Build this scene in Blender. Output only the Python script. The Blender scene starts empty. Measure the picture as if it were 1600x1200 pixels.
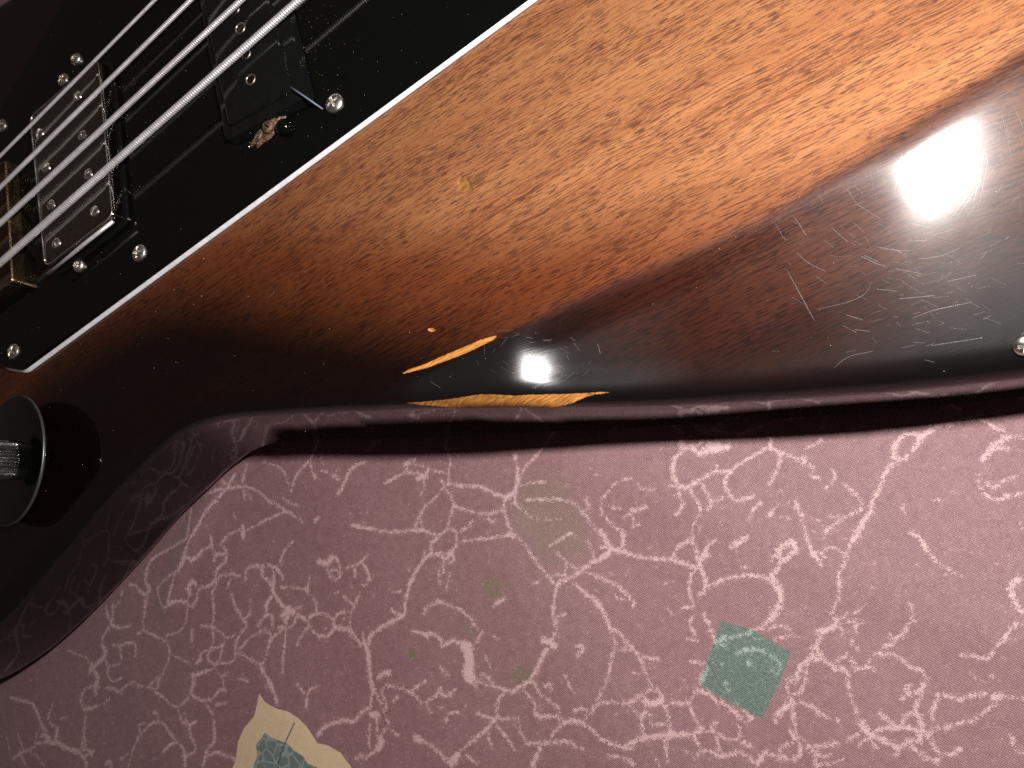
import bpy, math, random
import numpy as np
from mathutils import Vector, Matrix
from mathutils.geometry import delaunay_2d_cdt

random.seed(7); rng = np.random.default_rng(7)
MM = 0.001
scene = bpy.context.scene
col = scene.collection

# ------------------------------------------------------------------ camera
F = 1300.0                       # focal length in photograph pixels (1600 wide)
H = 220.0                        # lens above the cloth, mm
Dn = np.array([600., 250., F]); Dn /= np.linalg.norm(Dn)      # straight down, seen from the lens
WX = np.array([1., 0., 0.]); WX = WX - WX.dot(Dn) * Dn; WX /= np.linalg.norm(WX)
WZ = -Dn
WY = np.cross(WZ, WX)


def P(x, y, z=0.0):
    """World x, y (mm) of the photograph's pixel on the level plane at height z."""
    d = np.array([x - 800., y - 600., F]); t = (H - z) / d.dot(Dn)
    p = d * t
    return np.array([p.dot(WX), p.dot(WY)])


cam_data = bpy.data.cameras.new('camera'); cam = bpy.data.objects.new('camera', cam_data)
col.objects.link(cam)
right = Vector((WX[0], WY[0], WZ[0])); up = -Vector((WX[1], WY[1], WZ[1])); back = -Vector((WX[2], WY[2], WZ[2]))
M = Matrix((right, up, back)).transposed().to_4x4(); M.translation = Vector((0, 0, H * MM))
cam.matrix_world = M
cam_data.sensor_width = 36.0; cam_data.lens = F / 1600 * 36
cam_data.clip_start = 0.005; cam_data.clip_end = 20
cam_data.dof.use_dof = True
cam_data.dof.focus_distance = 0.215; cam_data.dof.aperture_fstop = 32
scene.camera = cam

# ------------------------------------------------------------------ room and flash
world = bpy.data.worlds.new("World"); scene.world = world; world.use_nodes = True
bg = world.node_tree.nodes['Background']
bg.inputs[0].default_value = (1.0, 0.74, 0.64, 1); bg.inputs[1].default_value = 0.05
FLASH = np.array([60., 78., 222.])
ld = bpy.data.lights.new('camera_flash', 'AREA'); ld.shape = 'ELLIPSE'
ld.size = 0.019; ld.size_y = 0.012; ld.energy = 1.42; ld.color = (1.0, 0.965, 0.93)
flash = bpy.data.objects.new('camera_flash', ld); col.objects.link(flash)
flash.location = Vector(FLASH) * MM
tgt = Vector((-70., 20., 20.)) * MM
flash.rotation_euler = (tgt - flash.location).to_track_quat('-Z', 'Y').to_euler()

scene.view_settings.view_transform = 'Standard'; scene.view_settings.look = 'None'
scene.view_settings.gamma = 1; scene.view_settings.exposure = 0.0
scene.view_settings.use_curve_mapping = False
scene.cycles.use_denoising = False
scene.cycles.max_bounces = 8; scene.cycles.glossy_bounces = 5

# ------------------------------------------------------------------ small helpers


class N:
    """Terse node builder."""

    def __init__(s, name):
        s.m = bpy.data.materials.new(name); s.m.use_nodes = True
        s.t = s.m.node_tree; s.t.nodes.clear()
        s.out = s.t.nodes.new('ShaderNodeOutputMaterial')
        s.b = s.t.nodes.new('ShaderNodeBsdfPrincipled')
        s.t.links.new(s.b.outputs[0], s.out.inputs[0])

    def put(s, sock, v):
        if v is None: return
        if isinstance(v, bpy.types.NodeSocket): s.t.links.new(v, sock)
        elif isinstance(v, (tuple, list)):
            n = len(sock.default_value)
            sock.default_value = tuple(v) + (1,) * (n - len(v)) if n > len(v) else tuple(v)[:n]
        else: sock.default_value = v

    def set(s, **k):
        names = dict(base='Base Color', rough='Roughness', metal='Metallic', spec='Specular IOR Level', coat='Coat Weight',
                     crough='Coat Roughness', cnormal='Coat Normal', normal='Normal', ior='IOR', sheen='Sheen Weight',
                     emit='Emission Color', estr='Emission Strength', aniso='Anisotropic', trans='Transmission Weight', cior='Coat IOR',
                     srough='Sheen Roughness', tint='Specular Tint')
        for a, v in k.items(): s.put(s.b.inputs[names[a]], v)
        return s.m

    def math(s, op, a, b=None, c=None, clamp=False):
        n = s.t.nodes.new('ShaderNodeMath'); n.operation = op; n.use_clamp = clamp
        s.put(n.inputs[0], a); s.put(n.inputs[1], b); s.put(n.inputs[2], c)
        return n.outputs[0]

    def vmath(s, op, a, b=None, sc=None):
        n = s.t.nodes.new('ShaderNodeVectorMath'); n.operation = op
        s.put(n.inputs[0], a); s.put(n.inputs[1], b)
        if sc is not None: s.put(n.inputs[3], sc)
        return n.outputs['Value'] if op in ('DOT_PRODUCT', 'LENGTH') else n.outputs['Vector']

    def xyz(s, x, y, z=0.0):
        n = s.t.nodes.new('ShaderNodeCombineXYZ')
        s.put(n.inputs[0], x); s.put(n.inputs[1], y); s.put(n.inputs[2], z)
        return n.outputs[0]

    def pos(s):
        """Object coordinates in mm."""
        n = s.t.nodes.new('ShaderNodeTexCoord')
        return s.vmath('SCALE', n.outputs['Object'], sc=1000.0)

    def noise(s, v, scale, detail=2.0, rough=0.5, dist=0.0):
        n = s.t.nodes.new('ShaderNodeTexNoise'); s.put(n.inputs['Vector'], v)
        n.inputs['Scale'].default_value = scale; n.inputs['Detail'].default_value = detail
        n.inputs['Roughness'].default_value = rough; n.inputs['Distortion'].default_value = dist
        return n.outputs['Fac']

    def ramp(s, v, a, b, lo=0.0, hi=1.0, smooth=False):
        n = s.t.nodes.new('ShaderNodeMapRange'); n.clamp = True
        if smooth: n.interpolation_type = 'SMOOTHSTEP'
        s.put(n.inputs[0], v); s.put(n.inputs[1], a); s.put(n.inputs[2], b)
        n.inputs[3].default_value = lo; n.inputs[4].default_value = hi
        return n.outputs[0]

    def mix(s, f, a, b, mode='MIX'):
        n = s.t.nodes.new('ShaderNodeMix'); n.data_type = 'RGBA'; n.blend_type = mode
        s.put(n.inputs[0], f); s.put(n.inputs[6], a); s.put(n.inputs[7], b)
        return n.outputs[2]

    def attr(s, name):
        n = s.t.nodes.new('ShaderNodeAttribute'); n.attribute_name = name
        return n.outputs['Fac']

    def bump(s, h, strength=1.0, dist=1.0, normal=None):
        n = s.t.nodes.new('ShaderNodeBump'); s.put(n.inputs['Strength'], strength)
        n.inputs['Distance'].default_value = dist * MM
        s.put(n.inputs['Height'], h); s.put(n.inputs['Normal'], normal)
        return n.outputs[0]


def mesh_obj(name, verts, faces, mat, parent=None, smooth=True, attrs=None):
    """verts in mm (world), faces a list or an (n,4)/(n,3) array."""
    me = bpy.data.meshes.new(name)
    v = np.asarray(verts, dtype=np.float32) * MM
    if isinstance(faces, np.ndarray):
        k = faces.shape[1]; nf = len(faces)
        me.vertices.add(len(v)); me.vertices.foreach_set('co', v.ravel())
        me.loops.add(nf * k); me.loops.foreach_set('vertex_index', faces.astype(np.int32).ravel())
        me.polygons.add(nf); me.polygons.foreach_set('loop_start', np.arange(0, nf * k, k, dtype=np.int32))
        me.update(calc_edges=True); me.validate()
    else:
        me.from_pydata(v.tolist(), [], faces); me.update()
    me.polygons.foreach_set('use_smooth', np.full(len(me.polygons), smooth))
    for an, av in (attrs or {}).items():
        a = me.attributes.new(an, 'FLOAT', 'POINT'); a.data.foreach_set('value', np.asarray(av, dtype=np.float32))
    me.materials.append(mat)
    o = bpy.data.objects.new(name, me); col.objects.link(o)
    if parent: o.parent = parent
    return o


def smoothstep(a, b, x):
    t = np.clip((x - a) / (b - a), 0, 1); return t * t * (3 - 2 * t)


def seg_dist(pts, a, b):
    ab = b - a; t = np.clip(((pts - a) @ ab) / max(ab @ ab, 1e-9), 0, 1)
    return np.linalg.norm(pts - (a + t[:, None] * ab), axis=1)


def poly_sdf(pts, poly):
    """Signed distance, positive inside."""
    d = np.full(len(pts), 1e9); inside = np.zeros(len(pts), bool)
    n = len(poly)
    for i in range(n):
        a, b = poly[i], poly[(i + 1) % n]
        d = np.minimum(d, seg_dist(pts, a, b))
        c = ((a[1] > pts[:, 1]) != (b[1] > pts[:, 1]))
        with np.errstate(divide='ignore', invalid='ignore'):
            xx = (b[0] - a[0]) * (pts[:, 1] - a[1]) / (b[1] - a[1]) + a[0]
        inside ^= c & (pts[:, 0] < xx)
    return np.where(inside, d, -d)


def catmull(pts, step, closed=True):
    pts = np.asarray(pts, float); n = len(pts); out = []
    rng_ = range(n) if closed else range(n - 1)
    for i in rng_:
        if closed: p0, p1, p2, p3 = pts[(i - 1) % n], pts[i], pts[(i + 1) % n], pts[(i + 2) % n]
        else: p0, p1, p2, p3 = pts[max(i - 1, 0)], pts[i], pts[i + 1], pts[min(i + 2, n - 1)]
        # centripetal
        t01 = max(np.linalg.norm(p1 - p0), 1e-6) ** .5; t12 = np.linalg.norm(p2 - p1) ** .5; t23 = max(np.linalg.norm(p3 - p2), 1e-6) ** .5
        m1 = (p2 - p1 + t12 * ((p1 - p0) / t01 - (p2 - p0) / (t01 + t12)))
        m2 = (p2 - p1 + t12 * ((p3 - p2) / t23 - (p3 - p1) / (t12 + t23)))
        k = max(2, int(np.ceil(np.linalg.norm(p2 - p1) / step)))
        for t in np.arange(k) / k:
            h = ((2 * t**3 - 3 * t**2 + 1), (t**3 - 2 * t**2 + t), (-2 * t**3 + 3 * t**2), (t**3 - t**2))
            out.append(h[0] * p1 + h[1] * m1 + h[2] * p2 + h[3] * m2)
    if not closed: out.append(pts[-1])
    return np.array(out)


def resample(pts, step):
    seg = np.linalg.norm(np.roll(pts, -1, 0) - pts, axis=1); s = np.concatenate([[0], np.cumsum(seg)])
    n = int(s[-1] / step); q = np.linspace(0, s[-1], n, endpoint=False); cl = np.vstack([pts, pts[:1]])
    return np.stack([np.interp(q, s, cl[:, 0]), np.interp(q, s, cl[:, 1])], 1)


def area2(p):
    return 0.5 * np.sum(p[:, 0] * np.roll(p[:, 1], -1) - np.roll(p[:, 0], -1) * p[:, 1])


def inward(p):
    """Unit inward normals of a counter-clockwise closed polyline."""
    t = np.roll(p, -1, 0) - np.roll(p, 1, 0); t /= np.linalg.norm(t, axis=1)[:, None]
    return np.stack([-t[:, 1], t[:, 0]], 1)


def round_poly(pts, r, n=6):
    """Polygon with its corners rounded, counter-clockwise."""
    pts = np.asarray(pts, float)
    if area2(pts) < 0: pts = pts[::-1]
    out = []; m = len(pts)
    rr = r if hasattr(r, '__len__') else [r] * m
    for i in range(m):
        a, b, c = pts[i - 1], pts[i], pts[(i + 1) % m]
        u = (a - b) / np.linalg.norm(a - b); w = (c - b) / np.linalg.norm(c - b)
        ang = math.acos(np.clip(u @ w, -1, 1)); d = min(rr[i] / math.tan(ang / 2), .45 * min(np.linalg.norm(a - b), np.linalg.norm(c - b)))
        p, q = b + u * d, b + w * d
        for k in range(n + 1):
            t = k / n; out.append((1 - t)**2 * p + 2 * t * (1 - t) * b + t * t * q)
    return np.array(out)


def prism(name, poly, profile, mat, parent=None, smooth=False, mats=None, label=None):
    """Stacked outline rings: profile = [(inset, z), ...] bottom to top, closed with caps. Sharp creases unless smooth."""
    poly = np.asarray(poly, float)
    if area2(poly) < 0: poly = poly[::-1]
    inn = inward(poly); n = len(poly); V = []; Fc = []; mi = []
    for ins, z in profile:
        q = poly + inn * ins; V += [(a, b, z) for a, b in q]
    for k in range(len(profile) - 1):
        for i in range(n):
            j = (i + 1) % n
            Fc.append((k * n + i, k * n + j, (k + 1) * n + j, (k + 1) * n + i)); mi.append((mats or [0] * 99)[k])
    top = (len(profile) - 1) * n
    Fc.append(tuple(range(top, top + n))); mi.append(0)
    Fc.append(tuple(range(n - 1, -1, -1))); mi.append(0)
    o = mesh_obj(name, V, Fc, mat, parent, smooth)
    if label: o['label'] = label
    o.data.polygons.foreach_set('material_index', mi)
    return o


def round_profile(z0, z1, r, n=6, ins0=0.0):
    pr = [(ins0, z0), (0, z1 - r)]
    for k in range(1, n + 1):
        a = math.pi / 2 * k / n; pr.append((r - r * math.cos(a), z1 - r + r * math.sin(a)))
    return pr


def shade_auto(o, deg=35):
    me = o.data
    me.polygons.foreach_set('use_smooth', np.full(len(me.polygons), True))
    me.set_sharp_from_angle(angle=math.radians(deg))


def lathe(name, centre, profile, mat, parent=None, n=48, rmod=None, zmod=None, axis=None, cap=True):
    """profile [(r, z)] from outside in, last r may be 0; centre (x, y, z0) mm."""
    V = []; Fc = []; m = len(profile)
    for k, (r, z) in enumerate(profile):
        for i in range(n):
            a = 2 * math.pi * i / n
            r2 = rmod(r, z, a) if rmod else r
            x, y = r2 * math.cos(a), r2 * math.sin(a)
            z2 = zmod(x, y, z) if zmod else z
            V.append((x, y, z2))
    for k in range(m - 1):
        for i in range(n):
            j = (i + 1) % n; Fc.append((k * n + i, k * n + j, (k + 1) * n + j, (k + 1) * n + i))
    if cap: Fc.append(tuple(range((m - 1) * n, m * n)))
    V = np.array(V)
    if axis is not None:
        q = Vector((0, 0, 1)).rotation_difference(Vector(axis)).to_matrix(); V = V @ np.array(q).T
    V = V + np.array(centre)
    return mesh_obj(name, V, Fc, mat, parent)


def tube(name, pts, r, mat, parent=None, n=10, radii=None):
    pts = np.asarray(pts, float); V = []; Fc = []
    t = np.gradient(pts, axis=0); t /= np.linalg.norm(t, axis=1)[:, None]
    up_ = np.array([0, 0, 1.]);
    for k, p in enumerate(pts):
        s = np.cross(t[k], up_);
        if np.linalg.norm(s) < 1e-4: s = np.array([1., 0, 0])
        s /= np.linalg.norm(s); w = np.cross(s, t[k])
        for i in range(n):
            a = 2 * math.pi * i / n; rr = radii(k, a) if radii else r
            V.append(p + rr * (math.cos(a) * s + math.sin(a) * w))
    for k in range(len(pts) - 1):
        for i in range(n):
            j = (i + 1) % n; Fc.append((k * n + i, k * n + j, (k + 1) * n + j, (k + 1) * n + i))
    Fc.append(tuple(range(n - 1, -1, -1))); Fc.append(tuple(range((len(pts) - 1) * n, len(pts) * n)))
    return mesh_obj(name, V, Fc, mat, parent)

# ------------------------------------------------------------------ the body's shape
TOPZ = 40.0
CREASE = [(1900, -130), (1600, 72), (1480, 150), (1400, 203), (1300, 268), (1200, 330), (1080, 385), (960, 437), (860, 485),
          (770, 526), (700, 561), (640, 588), (590, 615), (560, 655), (550, 720)]
CREASE_W = np.array([P(x, y, TOPZ) for x, y in CREASE])
CONTOUR = np.vstack([CREASE_W, [P(560, 1500, 0), P(2300, 1500, 0), P(2600, 300, 0)]])
APEX = P(600, 605, TOPZ)
NOSE = P(825, 560, TOPZ)


FL_ = .3
QT = np.linspace(0, 400, 4001)
SK = 0.24
SLOPE = SK * (1 - np.exp(-(QT / 4.5)**2)) * (1 - FL_ * smoothstep(20, 60, QT)) * (1 - smoothstep(60, 100, QT))
DFAR = np.concatenate([[0], np.cumsum((SLOPE[1:] + SLOPE[:-1]) / 2 * (QT[1] - QT[0]))])
NH, NW, NQ, A0, A1 = 6.0, 5.6, 2.8, 25, 80


EDGE_W = [P(x, y, 5.0) for x, y in ((450, 692), (600, 686), (800, 679), (1000, 670), (1200, 658), (1400, 643), (1750, 596))]


def surf(pts, full=False):
    """Height (mm) of the body's top face before its edge is rounded: level, with a shallow arm contour."""
    pts = np.atleast_2d(pts)
    q = poly_sdf(pts, CONTOUR)
    a = pts[:, 0] - APEX[0]
    D1 = smoothstep(A0, A1, a) * np.interp(np.maximum(q, 0), QT, DFAR)
    u = pts[:, 0] - NOSE[0]
    D2 = NH * .25 * (1 + np.tanh(u / NW)) * (1 + np.tanh((q - 4.2) / NQ)) * (1 - smoothstep(15, 90, u))
    ed = np.full(len(pts), 1e9)
    for a_, b_ in zip(EDGE_W[:-1], EDGE_W[1:]): ed = np.minimum(ed, seg_dist(pts, a_, b_))
    D2 = D2 * (.62 + .38 * smoothstep(1, 13, ed))
    z = TOPZ - D1 - D2 + .42 * np.exp(-((q - 9.5) / 6.0)**2 - (u / 15)**2) * smoothstep(-2, 3, q)
    return (z, q) if full else z


def onbody(x, y, lift=0.0):
    """World point (mm) where the pixel's ray meets the body's top surface."""
    z = TOPZ
    for _ in range(25):
        p = P(x, y, z); z = float(surf(p)[0])
    p = P(x, y, z)
    return np.array([p[0], p[1], z + lift])


LOWER = [(-150, 1105), (0, 1064), (62, 1029), (120, 982), (167, 936), (230, 868), (290, 800), (330, 762), (368, 727), (402, 705),
         (450, 692), (520, 688), (600, 686), (700, 683), (800, 679), (1000, 670), (1200, 658), (1400, 643), (1600, 621), (1750, 596), (1950, 536)]
REST = [(2150, 330), (2200, 0), (2050, -420), (1500, -700), (700, -480), (300, -190), (28, 0), (0, 18), (-140, 120), (-300, 300), (-420, 560), (-440, 900), (-330, 1080)]
out_w = np.vstack([[P(x, y, 5.0) for x, y in LOWER], [P(x, y, 34.0) for x, y in REST]])
OUT = catmull(out_w, 0.5)
for _ in range(6): OUT = (np.roll(OUT, 1, 0) + OUT * 2 + np.roll(OUT, -1, 0)) / 4
if area2(OUT) < 0: OUT = OUT[::-1]
OUT = resample(OUT, 0.8)

CHIP1 = [(628, 584), (640, 577), (662, 570), (700, 553), (724, 543), (752, 531), (777, 524), (770, 531), (748, 542), (724, 553), (700, 562), (668, 574)]
CHIP2 = [(626, 627), (655, 623), (700, 619), (748, 614), (800, 616), (858, 614), (905, 613), (952, 610), (915, 616), (900, 619), (892, 622), (860, 628), (800, 633), (752, 635), (716, 631), (660, 627)]
CHIP3 = [(713, 282), (720, 276), (729, 279), (733, 286), (736, 297), (728, 300), (717, 298), (716, 290)]
CHIP4 = [(669, 514), (676, 513), (680, 516), (675, 518), (670, 517)]
CHIP2 = [(x, y + (3 if y > 617 and 640 < x < 905 else 1)) for x, y in CHIP2]
CHIPS = [CHIP1, CHIP2, CHIP4]
RR, RB = 6.5, 7.0        # radii of the body's upper and lower edges


def body_attrs(pts):
    """Finish of the body at plan positions pts: burst depth, bare-wood chips."""
    z, q = surf(pts, True)
    d_edge = poly_sdf(pts, OUT[::6])
    chip = np.full(len(pts), -5.0)
    for c in CHIPS:
        cw = np.array([onbody(x, y)[:2] for x, y in c])
        near = (np.abs(pts - cw.mean(0)) < (np.ptp(cw, 0) / 2 + 8)).all(1)
        if near.any(): chip[near] = np.maximum(chip[near], poly_sdf(pts[near], cw))
    dw = np.array([onbody(x, y)[:2] for x, y in CHIP3]); ding = np.full(len(pts), -5.0)
    near = (np.abs(pts - dw.mean(0)) < 9).all(1)
    if near.any(): ding[near] = poly_sdf(pts[near], dw)
    return z, q, d_edge, chip, ding


def build_body_mesh():
    nrm = inward(OUT)
    for _ in range(30):
        nrm = (np.roll(nrm, 1, 0) + nrm * 2 + np.roll(nrm, -1, 0)) / 4
    nrm /= np.linalg.norm(nrm, axis=1)[:, None]
    n = len(OUT); rings = []
    # bottom edge, wall, upper edge: (inset, height below the local top or absolute)
    prof = []
    for a in np.linspace(90, 0, 8): prof.append(('b', RB * (1 - math.cos(math.radians(a))), RB * (1 - math.sin(math.radians(a)))))
    for a in np.linspace(0, 90, 15): prof.append(('t', RR * (1 - math.cos(math.radians(a))), RR * (1 - math.sin(math.radians(a)))))
    V = []; XY = []
    dx = [P(150, 960, 5)[0], P(420, 700, 5)[0], P(620, 684, 5)[0], P(1000, 668, 5)[0], P(1400, 642, 5)[0]]
    draft = np.interp(OUT[:, 0], dx, [1.4, 3.2, 4.0, 2.4, 1.3])[:, None]
    for kind, ins, dz in prof:
        xy = OUT + nrm * (ins + (draft if kind == 't' else 0))
        z = surf(xy) - dz if kind == 't' else np.full(n, 1.0 + dz)
        V.append(np.column_stack([xy, z])); XY.append(xy)
    inner = XY[-1]
    # interior points
    lo, hi = inner.min(0), inner.max(0)
    vis = [P(x, y, 40) for x, y in ((-40, -40), (1640, -40), (1640, 640), (-40, 700))]
    xs = np.arange(lo[0], hi[0], 1.6); ys = np.arange(lo[1], hi[1], 1.6)
    g = np.stack(np.meshgrid(xs, ys), -1).reshape(-1, 2)
    x0, x1 = -215, 45; y0, y1 = 25, 150
    fine = np.stack(np.meshgrid(np.arange(x0, x1, .8), np.arange(y0, y1, .8)), -1).reshape(-1, 2)
    g = g[~((g[:, 0] > x0 - .8) & (g[:, 0] < x1) & (g[:, 1] > y0 - .8) & (g[:, 1] < y1))]
    extra = []
    for c, st in ((CHIP1, .35), (CHIP3, .3), (CHIP4, .2)):
        cw = np.array([onbody(x, y)[:2] for x, y in c]); a, b = cw.min(0) - 2, cw.max(0) + 2
        fine = fine[~((fine > a - .3) & (fine < b + .3)).all(1)]
        extra.append(np.stack(np.meshgrid(np.arange(a[0], b[0], st), np.arange(a[1], b[1], st)), -1).reshape(-1, 2))
    g = np.vstack([g, fine] + extra)
    d = poly_sdf(g, inner[::2]); g = g[d > .6]
    g = g + rng.uniform(-.02, .02, g.shape)
    allp = np.vstack([inner, g])
    vs = [Vector(p) for p in allp]
    res = delaunay_2d_cdt(vs, [(i, (i + 1) % n) for i in range(n)], [list(range(n))], 1, 1e-5, False)
    cd = np.array([tuple(v) for v in res[0]])
    assert len(cd) == len(allp), (len(cd), len(allp))
    tri = np.array([f for f in res[2] if len(f) == 3], dtype=np.int32)
    ring_only = (tri < n).all(1)      # triangles that span a hollow of the outline
    cen = cd[tri[ring_only]].mean(1); bad = np.zeros(len(tri), bool); bad[np.where(ring_only)[0]] = poly_sdf(cen, inner) < 0
    tri = tri[~bad]
    m = len(prof); base = (m - 1) * n
    tri = tri + base
    Vt = np.vstack(V + [np.column_stack([g, surf(g)])])
    q4 = []
    for k in range(m - 1):
        i = np.arange(n); j = (i + 1) % n
        q4.append(np.stack([k * n + i, k * n + j, (k + 1) * n + j], 1)); q4.append(np.stack([k * n + i, (k + 1) * n + j, (k + 1) * n + i], 1))
    # underside, cut to the same outline
    r2 = delaunay_2d_cdt([Vector(p) for p in XY[0]], [(i, (i + 1) % n) for i in range(n)], [list(range(n))], 1, 1e-5, False)
    assert len(r2[0]) == n
    cap = np.array([f[::-1] for f in r2[2] if len(f) == 3], dtype=np.int32)
    cap = cap[poly_sdf(XY[0][cap].mean(1), XY[0]) > 0]
    F3 = np.vstack(q4 + [tri, cap]).astype(np.int32)
    z, q, de, chip, ding = body_attrs(Vt[:, :2])
    # the wall carries chips only on the upper rounding
    low = np.zeros(len(Vt), bool); low[: 9 * n] = True
    chip[low] = -5
    # bare wood sits a little below the lacquer
    Vt[:, 2] -= 0.35 * smoothstep(-.1, .35, chip) + 0.45 * smoothstep(-.9, .5, ding) * (~low)
    de[: 9 * n] = 0
    return Vt, F3, dict(crease=q, edge=de, chip=chip, ding=ding)

# ------------------------------------------------------------------ materials
gA = math.radians(23.0)


def mat_body():
    m = N('sunburst_lacquered_wood'); p = m.pos()
    sep = m.t.nodes.new('ShaderNodeSeparateXYZ'); m.put(sep.inputs[0], p)
    x, y = sep.outputs[0], sep.outputs[1]
    g = m.math('ADD', m.math('MULTIPLY', x, math.cos(gA)), m.math('MULTIPLY', y, math.sin(gA)))
    h0 = m.math('SUBTRACT', m.math('MULTIPLY', y, math.cos(gA)), m.math('MULTIPLY', x, math.sin(gA)))
    gg = m.math('ADD', g, 80.0)
    h = m.math('ADD', h0, m.math('MULTIPLY', m.math('MULTIPLY', gg, gg), 0.0003))
    wob = m.noise(m.xyz(m.math('MULTIPLY', g, .02), m.math('MULTIPLY', h, .05)), 1.0, 2)
    h = m.math('ADD', h, m.math('MULTIPLY', wob, 5.0))
    def st(sg, sh, off=0.0, det=2.0, rough=.5):
        return m.noise(m.xyz(m.math('MULTIPLY', g, sg), m.math('MULTIPLY', h, sh), off), 1.0, det, rough)
    # open pores: short dark dashes, gathered in drifts
    pores = st(.24, 3.0, 1.0, 2, .5); pores2 = st(.20, 2.2, 5.0, 1, .5)
    dens = m.noise(m.xyz(m.math('MULTIPLY', g, .035), m.math('MULTIPLY', h, .10), 9.0), 1.0, 2)
    th = m.ramp(dens, .35, .65, .60, .52)
    pm = m.ramp(m.math('SUBTRACT', pores, th), 0.0, .035)
    pm2 = m.math('MULTIPLY', m.ramp(m.math('SUBTRACT', pores2, th), .02, .05), .7)
    pore = m.math('MAXIMUM', pm, pm2)
    # long growth lines
    lines = st(.010, 1.35, 3.0, 4, .72); ln = m.math('MULTIPLY', m.ramp(lines, .535, .60), m.ramp(m.noise(m.xyz(m.math('MULTIPLY', g, .008), m.math('MULTIPLY', h, .06), 21.0), 1.0, 2), .40, .55, .15, 1.0))
    band = st(.012, .16, 7.0, 3, .6)
    speck = m.noise(p, 2.2, 2, .7)
    base = m.mix(m.ramp(band, .3, .7), (0.335, 0.145, 0.060), (0.23, 0.083, 0.034))
    base = m.mix(m.math('MULTIPLY', ln, .85), base, (0.15, 0.038, 0.014))
    base = m.mix(m.math('MULTIPLY', m.ramp(speck, .35, .65), .22), base, (0.46, 0.22, 0.09))
    dark = m.mix(.5, (0.085, 0.024, 0.016), (0.05, 0.02, 0.018))
    base = m.mix(m.math('MULTIPLY', pore, .80), base, dark)
    # sprayed burst: distance from the outline and from the contour's crease
    e = m.attr('edge'); q = m.attr('crease')
    wv = m.math('MULTIPLY', m.math('SUBTRACT', m.noise(p, .03, 2), .5), 3.0)
    b_edge = m.ramp(m.math('ADD', e, wv), 60.0, 5.0, 0, 1)
    left = m.ramp(x, -85.0, -285.0, 0, .80)
    b1 = m.math('ADD', b_edge, left, clamp=True)
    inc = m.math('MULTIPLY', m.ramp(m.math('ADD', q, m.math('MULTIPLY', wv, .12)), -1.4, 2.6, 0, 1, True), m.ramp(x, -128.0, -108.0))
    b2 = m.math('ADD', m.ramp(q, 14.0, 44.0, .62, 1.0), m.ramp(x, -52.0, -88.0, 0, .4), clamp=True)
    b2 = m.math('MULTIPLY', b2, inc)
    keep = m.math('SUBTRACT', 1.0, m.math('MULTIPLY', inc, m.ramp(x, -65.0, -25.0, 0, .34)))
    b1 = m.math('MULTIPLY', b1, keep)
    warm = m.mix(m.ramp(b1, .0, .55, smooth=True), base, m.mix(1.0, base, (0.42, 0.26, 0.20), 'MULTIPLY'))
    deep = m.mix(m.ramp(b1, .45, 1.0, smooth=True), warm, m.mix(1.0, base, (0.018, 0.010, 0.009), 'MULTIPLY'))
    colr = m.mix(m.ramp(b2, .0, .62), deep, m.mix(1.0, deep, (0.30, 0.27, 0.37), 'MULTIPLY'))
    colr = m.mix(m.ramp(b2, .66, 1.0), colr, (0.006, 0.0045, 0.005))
    colr = m.mix(m.ramp(e, 9.0, 2.0), colr, (0.004, 0.003, 0.003))
    # bare wood where the finish has chipped off
    c = m.math('ADD', m.attr('chip'), m.math('MULTIPLY', m.math('SUBTRACT', m.noise(p, 1.3, 3), .5), .35))
    cm = m.ramp(c, -.14, .0)
    raw = m.mix(m.ramp(m.noise(m.xyz(m.math('MULTIPLY', g, .3), m.math('MULTIPLY', h, 3.0)), 1.0, 3), .35, .65), (0.62, 0.28, 0.065), (0.30, 0.105, 0.022))
    colr = m.mix(cm, colr, raw)
    dg = m.ramp(m.math('ADD', m.attr('ding'), m.math('MULTIPLY', m.math('SUBTRACT', m.noise(p, 1.0, 3), .5), 1.2)), -.3, .3)
    colr = m.mix(m.math('MULTIPLY', dg, .8), colr, m.mix(m.ramp(m.noise(p, .9, 2), .4, .6), (0.36, 0.17, 0.045), (0.20, 0.085, 0.02)))
    # lacquer: hairline scratches in every direction
    tot = None
    for k, (ang, sc, th0) in enumerate(((10, 1.0, .70), (52, .8, .70), (97, 1.1, .70), (128, .7, .71), (160, .9, .70), (75, .6, .72))):
        a = math.radians(ang)
        u = m.math('ADD', m.math('MULTIPLY', x, math.cos(a)), m.math('MULTIPLY', y, math.sin(a)))
        w = m.math('SUBTRACT', m.math('MULTIPLY', y, math.cos(a)), m.math('MULTIPLY', x, math.sin(a)))
        nn = m.noise(m.xyz(m.math('MULTIPLY', u, .10 * sc), m.math('MULTIPLY', w, 3.2 * sc), 11.0 + k * 3), 1.0, 0)
        ln_ = m.ramp(nn, th0, th0 + .05)
        tot = ln_ if tot is None else m.math('ADD', tot, ln_)
    orange = m.math('MULTIPLY', m.noise(p, .35, 2), .05)
    hgt = m.math('SUBTRACT', m.math('ADD', orange, 0.0), m.math('MULTIPLY', tot, .10))
    cn = m.bump(hgt, m.ramp(e, 2.0, 9.0, .02, .13), .05)
    poreb = m.bump(m.math('MULTIPLY', pore, -1.0), .15, .05)
    rough = m.ramp(cm, 0, 1, .5, .7)
    coat = m.ramp(cm, 0, 1, 1.0, 0.0)
    crough = m.math('ADD', m.math('ADD', m.ramp(m.noise(p, .08, 3), .3, .7, .015, .04), m.math('MULTIPLY', m.ramp(q, -1.0, 3.0, 0, 1), m.math('MULTIPLY', m.ramp(x, -85.0, -20.0, .085, .11), m.ramp(e, 2.0, 12.0)))), m.math('MULTIPLY', m.ramp(cm, 0, 1), .5))
    m.put(m.b.inputs['Coat Normal'], cn)
    wall = m.ramp(e, 1.0, 7.0)
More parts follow.
